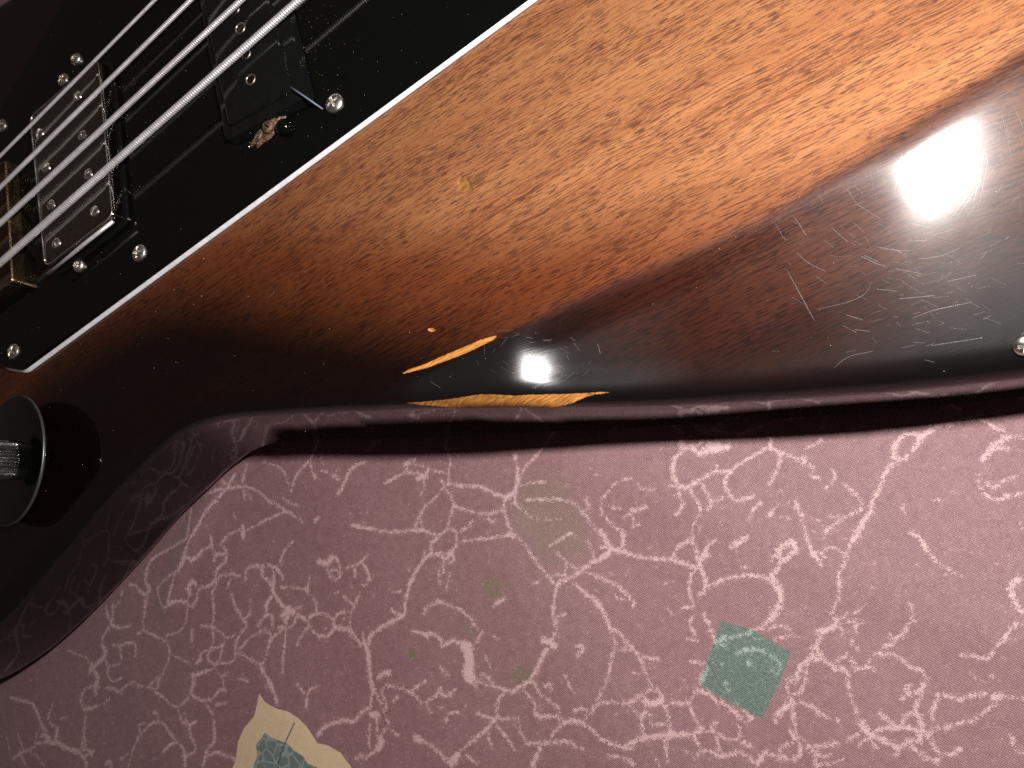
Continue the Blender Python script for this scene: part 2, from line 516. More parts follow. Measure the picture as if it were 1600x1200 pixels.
    sheen = m.math('MULTIPLY', inc, m.ramp(x, -38.0, -72.0))
    rough = m.math('SUBTRACT', rough, m.math('MULTIPLY', sheen, .18))
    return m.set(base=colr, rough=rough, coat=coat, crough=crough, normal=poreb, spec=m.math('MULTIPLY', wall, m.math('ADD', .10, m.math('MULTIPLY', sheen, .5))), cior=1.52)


def mat_simple(name, base, rough=.3, metal=0.0, coat=0.0, crough=.05, spec=.5, bumpn=None):
    m = N(name)
    p = m.pos()
    r = m.math('ADD', m.math('MULTIPLY', m.noise(p, .9, 4, .6), rough * .7 + .03), rough * .6)
    r = m.math('MULTIPLY', r, m.ramp(m.noise(p, .06, 4, .65), .35, .7, .8, 1.5))
    var = m.ramp(m.noise(p, .5, 4, .6), .3, .7, .85, 1.1)
    b = m.vmath('SCALE', tuple(base), sc=var)
    nb = m.bump(m.noise(p, bumpn[0], 3), bumpn[1], bumpn[2]) if bumpn else None
    return m.set(base=b, rough=r, metal=metal, coat=coat, crough=crough, spec=spec, normal=nb)


M_BODY = mat_body()
M_CHROME = mat_simple('worn_chrome', (0.90, 0.87, 0.82), .27, 1.0)
M_COVER = mat_simple('smoky_chrome_cover', (0.30, 0.275, 0.26), .07, 1.0)
M_STEEL = mat_simple('string_steel', (1.0, 0.96, 0.98), .32, .62)
M_BLACK = mat_simple('black_gloss_plastic', (0.0022, 0.0028, 0.0022), .07, 0, 0, .05, .5)
M_BLACK2 = mat_simple('black_satin_plastic', (0.0055, 0.006, 0.006), .11, 0, 0, .05, .5)
M_WHITE = mat_simple('white_ply', (0.80, 0.79, 0.82), .35)
M_BRASS = mat_simple('tarnished_brass', (0.36, 0.24, 0.14), .34, 1.0)
M_BRIDGE = mat_simple('brown_stained_nickel', (0.16, 0.095, 0.07), .22, 1.0)
M_SLOT = mat_simple('slot_shadow_steel', (0.10, 0.09, 0.08), .4, 1.0)
M_RIM = mat_simple('grey_knob_rim', (0.11, 0.11, 0.11), .32, .7)
M_GRIP = mat_simple('dark_chrome', (0.30, 0.31, 0.30), .16, 1.0)
M_DUST = mat_simple('pale_dust', (0.62, 0.55, 0.48), .8)
M_HAIR = mat_simple('grey_blue_fibre', (0.16, 0.19, 0.24), .6)
M_SCR = mat_simple('scratched_lacquer', (0.17, 0.145, 0.145), .35)


def mat_rust():
    m = N('rusty_steel'); p = m.pos()
    n = m.noise(p, 1.2, 5, .7)
    b = m.mix(m.ramp(n, .38, .62), (0.26, 0.17, 0.12), (0.10, 0.038, 0.02))
    b = m.mix(m.ramp(m.noise(p, 2.4, 3), .55, .7), b, (0.30, 0.24, 0.16))
    return m.set(base=b, rough=m.ramp(n, .4, .6, .25, .8), metal=m.ramp(n, .45, .6, .9, .1), normal=m.bump(n, .7, .5))


M_RUST = mat_rust()


def mat_cloth():
    m = N('marbled_mauve_cotton'); p = m.pos()
    sep = m.t.nodes.new('ShaderNodeSeparateXYZ'); m.put(sep.inputs[0], p)
    x, y = sep.outputs[0], sep.outputs[1]
    a = math.radians(14)
    u = m.math('ADD', m.math('MULTIPLY', x, math.cos(a)), m.math('MULTIPLY', y, math.sin(a)))
    v = m.math('SUBTRACT', m.math('MULTIPLY', y, math.cos(a)), m.math('MULTIPLY', x, math.sin(a)))
    irr = m.math('MULTIPLY', m.noise(p, .25, 2), 3.0)
    k = 2 * math.pi / .62
    su = m.math('SINE', m.math('ADD', m.math('MULTIPLY', u, k), irr)); sv = m.math('SINE', m.math('ADD', m.math('MULTIPLY', v, k), irr))
    weave = m.math('MULTIPLY', su, sv)
    fib = m.noise(p, 3.2, 3, .7)
    slub = m.noise(m.xyz(m.math('MULTIPLY', u, .08), m.math('MULTIPLY', v, 2.4)), 1.0, 2)
    # traced veins with ragged, broken edges
    rag = m.math('ADD', m.math('MULTIPLY', m.math('SUBTRACT', m.noise(p, .9, 4, .8), .5), 3.6),
                 m.math('MULTIPLY', m.math('SUBTRACT', m.noise(p, 3.6, 2, .7), .5), 2.4))
    rag = m.math('SUBTRACT', m.math('ADD', rag, m.math('MULTIPLY', m.math('SUBTRACT', m.noise(p, .16, 2), .5), .9)), .04)
    vein = m.ramp(m.math('ADD', m.attr('vein'), rag), -.06, .16)
    # tiny flecks between the veins
    fl = m.math('MULTIPLY', m.ramp(m.noise(p, .55, 5, .72), .61, .66), m.ramp(m.noise(p, .06, 2), .40, .58))
    # veining of the cloth that the photograph does not show
    vo = m.t.nodes.new('ShaderNodeTexVoronoi'); vo.feature = 'DISTANCE_TO_EDGE'; vo.inputs['Scale'].default_value = .045
    dn = m.noise(p, .05, 4, .6)
    m.put(vo.inputs['Vector'], m.vmath('ADD', p, m.xyz(m.math('MULTIPLY', dn, 30.0), m.math('MULTIPLY', m.noise(p, .07, 4), 30.0))))
    far = m.math('MULTIPLY', m.ramp(vo.outputs[0], .035, .012), m.attr('outside'))
    vv = m.math('MAXIMUM', vein, m.math('MAXIMUM', m.math('MULTIPLY', fl, .55), m.math('MULTIPLY', far, m.ramp(m.noise(p, .05, 2), .42, .5))))
    vv = m.math('MULTIPLY', vv, m.ramp(m.noise(p, 1.6, 3, .7), .25, .55, .55, 1.0))
    ground = m.mix(m.ramp(m.noise(p, .5, 4, .6), .3, .7), (0.200, 0.096, 0.105), (0.258, 0.132, 0.140))
    ground = m.mix(m.math('MULTIPLY', m.ramp(m.attr('stain'), 0, 1), 1.0), ground, (0.165, 0.125, 0.075))
    cc = m.mix(m.math('MULTIPLY', vv, .85), ground, (0.62, 0.42, 0.42))
    ed = m.math('MULTIPLY', m.math('SUBTRACT', m.noise(p, 1.4, 2), .5), .6)
    dia = m.ramp(m.math('ADD', m.attr('diamond'), ed), -.1, .2)
    green = m.mix(m.ramp(m.noise(p, 1.1, 5, .8), .38, .62), (0.048, 0.100, 0.075), (0.105, 0.172, 0.140))
    green = m.mix(m.math('MULTIPLY', vv, .85), green, (0.34, 0.44, 0.38))
    cc = m.mix(m.math('MULTIPLY', dia, .93), cc, green)
    leaf = m.ramp(m.math('ADD', m.attr('leaf'), m.math('MULTIPLY', ed, .5)), -.05, .15)
    cream = m.mix(m.ramp(m.noise(p, .3, 3), .3, .7), (0.60, 0.45, 0.26), (0.66, 0.50, 0.32))
    cc = m.mix(leaf, cc, cream)
    core = m.ramp(m.math('ADD', m.attr('leafcore'), m.math('MULTIPLY', ed, .8)), -.1, .3)
    lv = m.t.nodes.new('ShaderNodeTexVoronoi'); lv.feature = 'DISTANCE_TO_EDGE'; lv.inputs['Scale'].default_value = .28
    m.put(lv.inputs['Vector'], m.vmath('ADD', p, m.xyz(m.math('MULTIPLY', m.noise(p, .4, 3), 3.0), 0.0)))
    teal = m.mix(m.math('MULTIPLY', m.ramp(lv.outputs[0], .10, .02), .55), (0.115, 0.165, 0.150), (0.34, 0.40, 0.36))
    cc = m.mix(core, cc, teal)
    rib = m.ramp(m.math('ADD', m.attr('leafrib'), m.math('MULTIPLY', ed, .3)), -.05, .1)
    cc = m.mix(m.math('MULTIPLY', rib, .9), cc, (0.03, 0.05, 0.045))
    cc = m.mix(m.math('MULTIPLY', m.ramp(weave, -1, 1), 1.0), cc, m.mix(1.0, cc, (.62, .58, .60), 'MULTIPLY'))
    cc = m.mix(m.math('MULTIPLY', m.ramp(fib, .25, .75), .35), cc, m.mix(1.0, cc, (1.35, 1.33, 1.33), 'MULTIPLY'))
    glint = m.ramp(m.noise(p, 4.5, 1, .5), .60, .72)  # sparkle of the fibres, painted into the colour as pale dots
    cc = m.mix(m.math('MULTIPLY', glint, .4), cc, (0.52, 0.42, 0.43))
    hgt = m.math('ADD', m.math('ADD', m.math('MULTIPLY', weave, .5), m.math('MULTIPLY', fib, .9)), m.math('MULTIPLY', slub, .4))
    nb = m.bump(hgt, .8, .12)
    return m.set(base=cc, rough=.48, spec=.5, normal=nb, sheen=.25, srough=.4)


M_CLOTH = mat_cloth()

VEIN_TEXT = """
T 0 700
3 1600,280 1540,245 1490,240 1410,250 1350,265 1290,290
4 1410,250 1340,330 1280,400 1230,500 1190,560 1165,620
6 1165,620 1145,690 1110,765
2 1390,200 1410,250
2 1460,170 1410,240
2 1540,90 1500,210
3 1185,380 1180,470 1165,570
3 1165,570 1100,600 1020,640 920,710 890,790
4 1110,765 1050,800 990,850 965,885
4 965,885 985,940 1020,1000 1070,965 1140,965 1180,990 1215,940 1220,890 1290,860 1330,820 1340,760 1390,710 1400,650 1380,625
4 1165,680 1200,700 1250,640 1300,620 1330,660 1390,660
3 1300,550 1310,630
6 1190,700 1230,670
5 1330,660 1320,700
3 1085,800 1060,900 1045,960
2 1020,1000 1018,1030
6 1170,920 1160,880 1190,830 1200,850
3 1170,900 1150,960
4 900,780 890,840 920,880 900,915 860,900 830,860 790,855
2 905,940 880,1060 880,1140
2 1360,600 1400,550 1490,500
6 1495,490 1500,560
2 1500,520 1600,475
4 1600,740 1550,740 1515,770 1520,820
3 1330,870 1350,810 1420,790 1480,800
2 1400,880 1420,830 1425,760
3 1435,920 1460,1000 1520,1090
2 1550,950 1545,1040 1510,1070
3 1440,420 1450,430
2 1500,240 1510,320
2 1520,260 1560,340
T 0 900
3 1520,290 1530,310 1480,380 1460,440 1460,510 1430,545 1370,545
2 1460,480 1520,500 1600,545
2 1600,360 1540,400 1480,470
3 1310,100 1320,250 1310,320 1320,380 1310,440 1240,490 1215,540
3 1240,315 1310,320 1360,350 1400,390 1370,440 1310,450
3 1400,390 1450,370
3 1310,450 1280,500 1300,540 1340,545 1370,500 1370,440
6 1215,545 1240,520
5 1340,545 1320,585 1260,600 1210,630 1190,680 1180,740
6 1190,620 1200,680
4 1180,740 1230,770 1270,780 1340,750 1360,720 1400,715
2 1340,590 1380,625 1420,610
2 1380,625 1390,680
3 1180,740 1140,790 1090,820 1050,800 980,740 950,720 930,680 980,640
3 1270,780 1290,830 1315,870 1325,960 1320,1040 1280,1090 1260,1140
4 1260,1140 1340,1105 1400,1130 1450,1150
4 1320,1040 1300,1065
3 1260,1140 1255,1200
3 1090,820 1120,870 1130,915 1180,930 1215,910
2 1150,860 1155,920
3 1170,930 1180,1010 1210,1080 1190,1110 1140,1130
3 1010,1100 1050,1060 1090,1040 1130,1080 1140,1130 1145,1200
3 1090,1040 1050,980 1020,930 960,915 920,940 870,990 840,1040 820,1100 790,1190
3 960,915 985,890 950,855
2 870,990 850,940 890,920
2 895,120 880,240 880,340
3 850,360 880,345 920,365 980,390 1030,430 1045,490 1030,540 1010,590 985,640
2 1045,490 1110,520 1180,560
2 1030,430 1020,380 1080,360 1120,330 1145,270 1150,200
3 985,640 970,700
2 720,740 770,690 820,665 870,690 930,700
3 640,705 690,710 740,740
3 500,840 480,790 500,720 550,695 590,700
4 500,840 540,830 580,820
2 580,820 640,790 660,770
6 575,740 570,690 590,640 560,580 620,520 640,480 620,440
3 620,430 625,380 660,330
4 690,180 690,240 680,300 740,325 800,310
2 750,90 740,150 700,200
4 650,200 660,260
3 690,430 730,440 780,420 830,430 830,500
3 730,440 740,520 730,550 660,570 650,620 690,660 740,640
3 640,520 655,600
2 400,470 450,490 520,520 540,560 530,610
6 540,600 550,560
2 510,880 500,1000 510,1060 490,1090
4 50,765 110,780 180,800 210,850 240,930 265,1000
5 240,1000 290,1010
6 265,1000 280,1040 340,1050 400,1080 460,1100
4 460,1100 510,1150 520,1190
6 340,960 330,1020
3 310,940 345,965
3 290,1020 265,960
2 280,900 290,850 310,800
2 280,900 310,950
3 280,1040 220,1050 170,1090 110,1110 60,1150
2 150,1090 210,1130 260,1190
2 100,1100 140,1190
2 90,990 110,1050 130,1090
2 20,1010 40,1100
2 210,990 200,1060
2 350,900 400,880
3 490,1040 490,1080 540,1100 550,1130
3 510,1130 560,1100
4 1480,640 1540,655
2 1340,810 1410,790
6 1180,350 1180,400
4 640,1180 670,1160 680,1200
2 740,1150 790,1110
T 400 650
3 380,150 350,220 330,280 340,350 360,380
3 320,285 260,340 220,410 205,470
2 40,290 120,310 160,350 180,400 195,440
3 0,470 50,520 160,590 100,625 30,655 0,665
3 160,590 220,620 270,660
2 150,515 200,545 250,560
3 400,340 450,360 510,400
3 470,370 490,340
4 670,285 600,310 560,370 530,440 495,490
3 790,420 850,385 920,350 930,310 910,295
8 920,295 970,280
4 930,350 1000,355 1040,370 1070,320
8 1000,390 1050,370
3 1040,380 1040,450 1015,490
2 960,300 1030,310
3 1205,100 1175,180 1205,260 1195,340 1190,420 1160,450 1120,500 1040,570 1010,640 980,700
2 1010,640 1035,710
3 1110,345 1190,355
3 1150,400 1160,450
4 1190,420 1280,435 1380,435 1440,460 1490,490 1560,500
4 1160,450 1210,500 1225,560 1200,640 1190,700 1150,740 1120,750
4 1225,560 1280,580 1360,600 1430,610 1500,600 1540,570 1555,500
8 1560,500 1600,490
4 1540,580 1560,640 1590,720 1600,760
4 590,685 700,705 800,720 900,720 1030,715 1090,730 1130,760
7 1110,770 1140,755
4 1190,700 1240,720 1250,770 1240,820 1190,860 1130,870 1090,860 1090,790
3 1250,740 1300,700 1340,665
3 1250,790 1350,775 1450,765 1560,745 1590,740
6 1150,860 1165,900 1215,860
4 1165,900 1165,980
3 1220,860 1230,900 1200,920
4 1090,860 1040,900 1000,960 970,1020 945,1090 925,1180
2 1045,850 1040,890
3 1135,970 1140,1050
3 1210,980 1190,1030 1180,1080
2 1200,990 1210,980
5 20,940 20,1000 60,1030 90,1100
4 90,980 90,1100
4 60,930 100,950 140,990 145,1010
4 90,1100 60,1150 40,1190
4 90,1100 120,1150 160,1200
2 140,1070 220,1075 290,1085
4 290,1085 310,1110
3 310,1100 310,1040 325,1000
9 380,910 430,920 460,890
4 430,930 440,980 480,1020 515,1000 510,930 490,890
4 440,985 470,960 500,975
3 560,950 600,940 650,910 670,890 690,870
3 650,910 680,950 700,1010 680,1055 650,1055
3 610,960 610,1000
2 580,1050 590,1070
3 540,1130 590,1170
2 640,1110 610,1190
3 345,1130 360,1180
2 130,910 160,840 210,785
4 350,660 380,635
3 1480,1180 1550,1130
4 945,950 955,970
3 1430,635 1480,660
2 700,190 760,150
2 640,200 700,220
2 300,1 340,70
T 400 900
5 90,100 150,190 190,210
10 150,250 180,220 210,230
7 190,200 170,290
4 190,210 230,235 280,260 320,290
3 230,200 260,195
4 90,110 50,190 50,240 20,280 0,310
3 50,240 90,260 90,320
3 130,320 210,320 235,260
3 175,300 175,400 160,490 155,600
3 150,340 80,410 60,500 35,560
3 0,360 40,340 80,370 80,410
6 20,560 50,620 80,680 100,730 120,800
4 50,700 80,680
4 320,290 330,330 370,370 430,380 470,340 475,280 430,240 360,235 325,260
3 320,300 290,360 255,400 250,430
3 370,235 365,180 350,140
3 430,380 435,405
4 475,270 520,230 590,220 610,180 640,120
3 590,220 580,300
6 480,320 530,330 580,340 610,390 640,430
3 540,265 580,265
4 580,350 580,290
8 660,420 685,480 690,550 700,640 715,720
3 660,420 655,360
5 690,430 700,380 760,330 830,290 910,245 925,180 945,90 975,10
7 750,640 790,610 820,610
5 715,720 705,770 690,840
3 800,690 770,720 780,770 800,830 780,850
4 800,690 870,700 950,730 990,760 1020,800
4 960,725 1000,690 1050,660
9 700,870 740,880
5 690,830 640,860 600,910 540,910 450,930 400,960 370,1000
4 740,900 735,980
3 690,930 690,1000
9 750,1020 770,1040 740,1090
4 790,960 750,1020
4 800,900 830,970 870,1000
4 730,1100 660,1140 600,1150
3 630,1110 640,1140
3 730,740 760,800
3 685,1010 690,1070
3 245,680 280,730
3 370,690 320,720 300,780 300,830
4 1035,235 1060,190 1110,180
4 1110,180 1120,155 1190,185 1260,215 1310,250 1345,290
3 1345,300 1370,330
3 1400,350 1360,430
4 960,345 1040,365 1100,365 1140,400 1150,440
6 1040,370 1060,380
5 1150,440 1230,410 1280,440
17 1290,440 1310,480 1320,540 1310,600 1330,640
10 1320,430 1330,460
5 1280,600 1300,640
3 1350,650 1360,710
5 1370,660 1430,680 1490,700 1540,720 1600,730
4 1390,620 1440,640 1480,680
3 1420,510 1450,570
4 1540,730 1500,780 1490,860 1510,890
4 1370,865 1430,890 1480,900 1600,895
5 1480,900 1430,960 1360,1020 1300,1070 1240,1130 1200,1180
12 1210,1170 1240,1130
3 1430,970 1460,1080
3 1490,940 1550,1010 1600,1090
10 985,1020 1010,1030
4 1010,1020 1070,1060 1130,1110 1190,1170
4 1045,800 1080,770 1120,740 1135,705 1160,760 1230,720
3 1045,800 1080,860
3 1175,910 1190,870 1255,850
2 1285,845 1300,800
3 1140,580 1190,635
3 1300,1120 1360,1180
4 1470,380 1500,390
3 1480,190 1550,140
3 540,130 590,170
3 470,100 500,100
2 850,105 900,95
3 840,210 870,240 900,240
3 840,785 870,760
T 800 650
4 10,240 25,320 30,370
3 250,100 150,235 90,300 40,370
8 30,380 20,440 10,470
4 10,470 10,540
3 10,540 60,590 110,630
3 40,440 100,420 200,410
3 90,520 200,520 330,530 380,550 430,600 490,680 530,740
3 450,520 480,580
9 540,720 570,760 600,830
5 580,640 640,700 690,740 680,800 650,840
7 690,740 680,790
4 545,820 600,810
6 600,830 690,850 760,880 880,890 1000,900 1100,930 1160,950
6 610,840 550,890 500,910 430,960 380,1000 330,1020 280,1050
3 500,910 495,850 460,780
3 220,810 290,770 360,725
3 0,740 60,790 120,880 180,960 250,1040
3 270,850 320,910 330,960 320,1010
3 250,1000 310,990
3 330,920 380,950 430,960
5 440,970 510,1000 580,1030 640,1060 700,1110 750,1180
3 120,1050 170,1030
4 280,1050 260,1120 250,1200
4 380,1050 440,1110 500,1150 530,1200
3 640,1130 680,1150
3 550,620 550,530 600,460 680,400 740,385
3 780,430 820,460 880,460
3 610,570 670,580
4 690,630 740,600 830,565
3 740,610 750,660
3 750,690 790,675
6 1055,160 1050,220 1010,270 1000,350 1030,420 1080,450 1130,420 1170,400
5 1170,400 1240,360 1280,340 1330,350
4 1280,310 1280,350
7 1060,200 1110,190
11 1120,190 1160,230 1210,215 1280,200 1340,190
10 1220,180 1290,175
6 1130,180 1180,165
3 980,440 1040,430 1040,500 1070,550 1050,590 1020,610
3 1110,460 1140,520 1180,580 1150,640 1130,690 1120,740 1140,790
4 1180,420 1210,480 1245,540 1230,580
2 1250,530 1340,495
5 1600,190 1560,210 1480,260 1400,310 1345,360 1325,420 1345,480 1390,520 1440,520 1500,500
3 1550,540 1500,590 1480,650
5 1000,880 1030,820 1080,790 1120,790 1145,830 1150,900
10 1160,940 1180,880 1210,870
4 1200,860 1220,810 1270,775
5 1150,950 1120,990 1100,1060 1100,1110 1115,1150
7 1170,950 1195,1000 1205,1050
5 1205,1070 1280,1040 1360,1010 1450,1000 1520,995 1600,1020
4 1205,1070 1190,1110 1160,1120
8 1370,810 1430,780 1460,760
4 1440,940 1470,940
3 940,1050 950,1050
2 600,990 620,990
2 1020,490 1050,500
3 920,40 1000,60 1050,100
4 1120,40 1180,90 1260,80 1300,20
3 1250,80 1400,110 1550,60
T 800 900
4 265,90 250,180 245,280 265,310 250,390
4 280,50 265,90
3 270,260 320,240
3 270,260 270,310
11 190,410 230,420 260,440
6 210,460 170,530 140,590 110,640
6 110,660 70,680 0,720
3 50,710 100,760 125,790 130,840
3 130,670 160,740 220,780 280,830 280,880
5 130,870 180,885 230,880 290,890
6 280,880 290,930
8 300,930 380,910 440,925
4 300,940 250,980 230,1020
4 380,850 430,830 470,860 440,910
4 450,880 490,850 540,800 620,790 700,800 740,790 800,750 860,715
4 400,440 440,455 400,500
2 320,620 350,680 385,740
4 200,690 240,680 230,720
5 380,50 440,100 500,140 520,160 580,270 600,320
3 600,320 640,420 640,450 700,465 750,460
4 600,320 650,350 700,410 750,460 780,500 810,570 860,680
3 640,450 610,520 600,620 560,720 530,780
5 815,510 880,520 910,525
3 750,600 755,605
3 870,690 910,750
11 830,790 890,800 930,770
5 900,700 930,780
4 730,800 760,850 800,885 810,960 825,1010
4 830,850 810,890
4 940,810 970,870 975,940 990,990
8 990,980 980,1010
4 960,820 1000,800 1090,800 1130,750 1150,700
5 1100,810 1130,870 1160,940 1180,960
4 1180,960 1230,970 1260,920
4 1250,970 1280,1040 1290,1100
6 710,1060 780,1030 850,1010 940,1000 1050,1000 1130,990 1180,960
4 1130,990 1150,1040 1170,1090 1140,1150
5 450,930 500,970 550,1020 620,1050 700,1080 740,1090 760,1050
4 820,1010 840,1030
6 80,1055 200,1050 280,1040 360,1040
3 30,890 40,970 80,1050
3 0,900 30,890
7 160,1080 140,1140 120,1190
3 370,1060 440,1090
4 600,1130 700,1140 760,1180
4 960,1000 960,1100 970,1180
3 900,1150 920,1190
6 1080,1100 1085,1100
5 1170,1090 1220,1100 1290,1130 1360,1120 1430,1110
7 1160,720 1240,750 1270,790
6 1300,790 1380,850
7 1390,860 1420,890
5 1440,850 1490,890 1470,920
4 1270,990 1350,1030 1420,1020 1410,950
8 1440,1050 1490,1070
8 1530,1180 1560,1130
5 1450,1130 1530,1180
4 1560,1130 1590,1100
4 1190,240 1230,320 1260,400
3 1120,250 1105,310 1140,370
3 1085,395 1150,410
3 1050,205 1130,190
3 970,210 985,240
3 1110,540 1190,550
4 850,880 870,930 930,930
9 1270,420 1320,390
6 1290,400 1320,440
4 1330,400 1400,380 1480,360
4 1400,490 1450,465 1520,460 1580,480 1640,520 1680,560 1660,600
4 1620,600 1660,600
6 1170,680 1180,630
4 1190,660 1210,580
5 1470,540 1490,560
5 1330,680 1350,720
2 1490,340 1560,320 1600,280
T 1200 600
7 10,340 10,400
4 20,400 70,430 60,520 20,590 0,620
5 70,420 130,440 190,470
10 215,465 220,480
3 240,490 290,530
4 250,395 330,350
3 260,570 310,580
3 400,540 420,590 350,660
3 0,830 50,760 100,745 160,730
4 160,730 210,840 240,960 280,1070
6 310,1110 290,1060
4 300,1090 330,1140
4 330,1060 370,1025 430,1030 475,1060 480,1110 440,1190
3 330,1090 360,1080
8 140,980 170,1030 130,1080 90,1100 60,1070 80,1010 130,1000
6 60,1080 40,1070 20,1100
7 70,1090 60,1150 20,1190
3 370,830 430,830
4 360,925 440,850 540,800 610,770
4 470,620 530,670 590,740 630,770
6 640,790 650,740 690,660 710,590 760,520 790,480
7 640,800 590,860 560,930 520,990 500,1030
4 500,1030 480,1080
6 790,480 790,400 830,340 890,305 950,310
6 790,480 860,460 910,410 960,340
9 950,340 1010,290 1080,250 1150,245
4 1150,240 1200,225 1290,215
4 1310,205 1400,250 1470,290
8 1480,320 1500,330
4 1500,330 1590,325
7 1490,340 1420,380 1340,470
4 1420,400 1500,400
3 1320,610 1330,650 1370,700 1430,720 1530,690 1600,680
4 1370,620 1410,645 1480,600 1550,575
3 850,810 840,770 860,745
3 1040,730 1070,720
5 890,930 950,960 980,1020 1030,1090
2 1030,1090 1080,1140 1150,1165 1200,1200
3 90,830 130,835
4 40,190 130,215 250,180 330,165
3 340,270 350,210 420,150
3 1070,160 1140,130 1200,150
3 1500,0 1560,60 1600,90
T 1200 900
9 20,10 60,70 80,130 50,210 10,280
4 440,0 450,80 430,170 400,230
3 400,230 440,290 460,350 475,385
3 440,270 500,240 550,230 580,200
4 490,290 550,300 590,295
4 540,280 550,350 520,430
3 550,440 560,460
3 0,330 110,320 150,370 190,380
3 40,400 110,380
6 300,350 350,340 320,390 290,450 270,480
4 350,340 400,320 430,300
6 270,480 280,520 330,520 310,470
5 330,520 380,550 420,590
6 420,580 480,590 500,640
4 500,640 500,700 520,770 550,850 590,910
12 590,930 610,970 650,1000
3 440,530 490,500
5 520,530 540,590
6 560,580 620,570 660,590
4 630,550 650,510 710,490 770,490 820,520
7 730,440 780,430 770,380
5 800,390 860,350 870,310 910,270 890,190
5 820,520 880,560 950,590 990,640 975,690
9 980,690 960,730
5 890,690 870,720 930,740 960,730
3 890,740 840,770
5 960,730 935,800 930,850
8 920,840 950,900 965,960
6 970,960 940,1050 950,990
3 830,930 860,880 910,850
8 700,870 740,900
6 740,900 790,950 850,950 920,970 1020,980
5 660,980 740,960 800,960
6 1020,980 1100,960 1190,930 1290,910
4 1290,910 1340,870 1420,810
13 1420,770 1450,760
5 1060,740 1130,760 1210,780 1300,750 1370,740
5 1060,750 1050,820 1030,870 1040,920
3 1500,765 1600,770
4 1210,495 1290,505 1380,520 1410,470 1470,400 1550,300
8 1570,20 1525,60 1540,150 1590,230
4 1280,610 1300,640 1350,665
5 1405,630 1415,640
6 260,530 200,570 180,620 190,640 120,660
4 240,540 230,640 190,740 130,740 110,680
6 120,740 150,790
8 150,800 90,830 60,870
4 50,890 40,910
5 150,830 160,930 180,1020
8 140,980 170,1030
5 150,1040 70,1090
6 180,1030 200,1110 160,1150 60,1140 0,1120
5 200,790 280,830 350,880 440,915
5 240,1070 330,1070 430,1050
7 580,1060 600,1030
4 650,1000 670,1090
4 500,1030 560,1000
8 690,1020 750,1050 810,1080
6 810,1080 870,1060 920,1040
10 880,1050 920,1090
5 920,1090 960,1130 1070,1170
6 990,980 1020,1040 1050,1090
5 1050,1100 1120,1130 1180,1110
7 1170,1110 1200,1090
3 1520,1010 1550,1070 1600,1120
4 800,1130 820,1110
4 290,1130 300,1190 400,1170
6 250,1080 300,1120 380,1130
4 470,1150 400,1170
"""

# ------------------------------------------------------------------ tablecloth
VEINS = []
ox = oy = 0
for ln in VEIN_TEXT.strip().splitlines():
    if ln[0] == 'T': ox, oy = map(int, ln.split()[1:]); continue
    p_ = ln.split(); VEINS.append((float(p_[0]), [(ox + int(a) / 4, oy + int(b) / 4) for a, b in (s.split(',') for s in p_[1:])]))


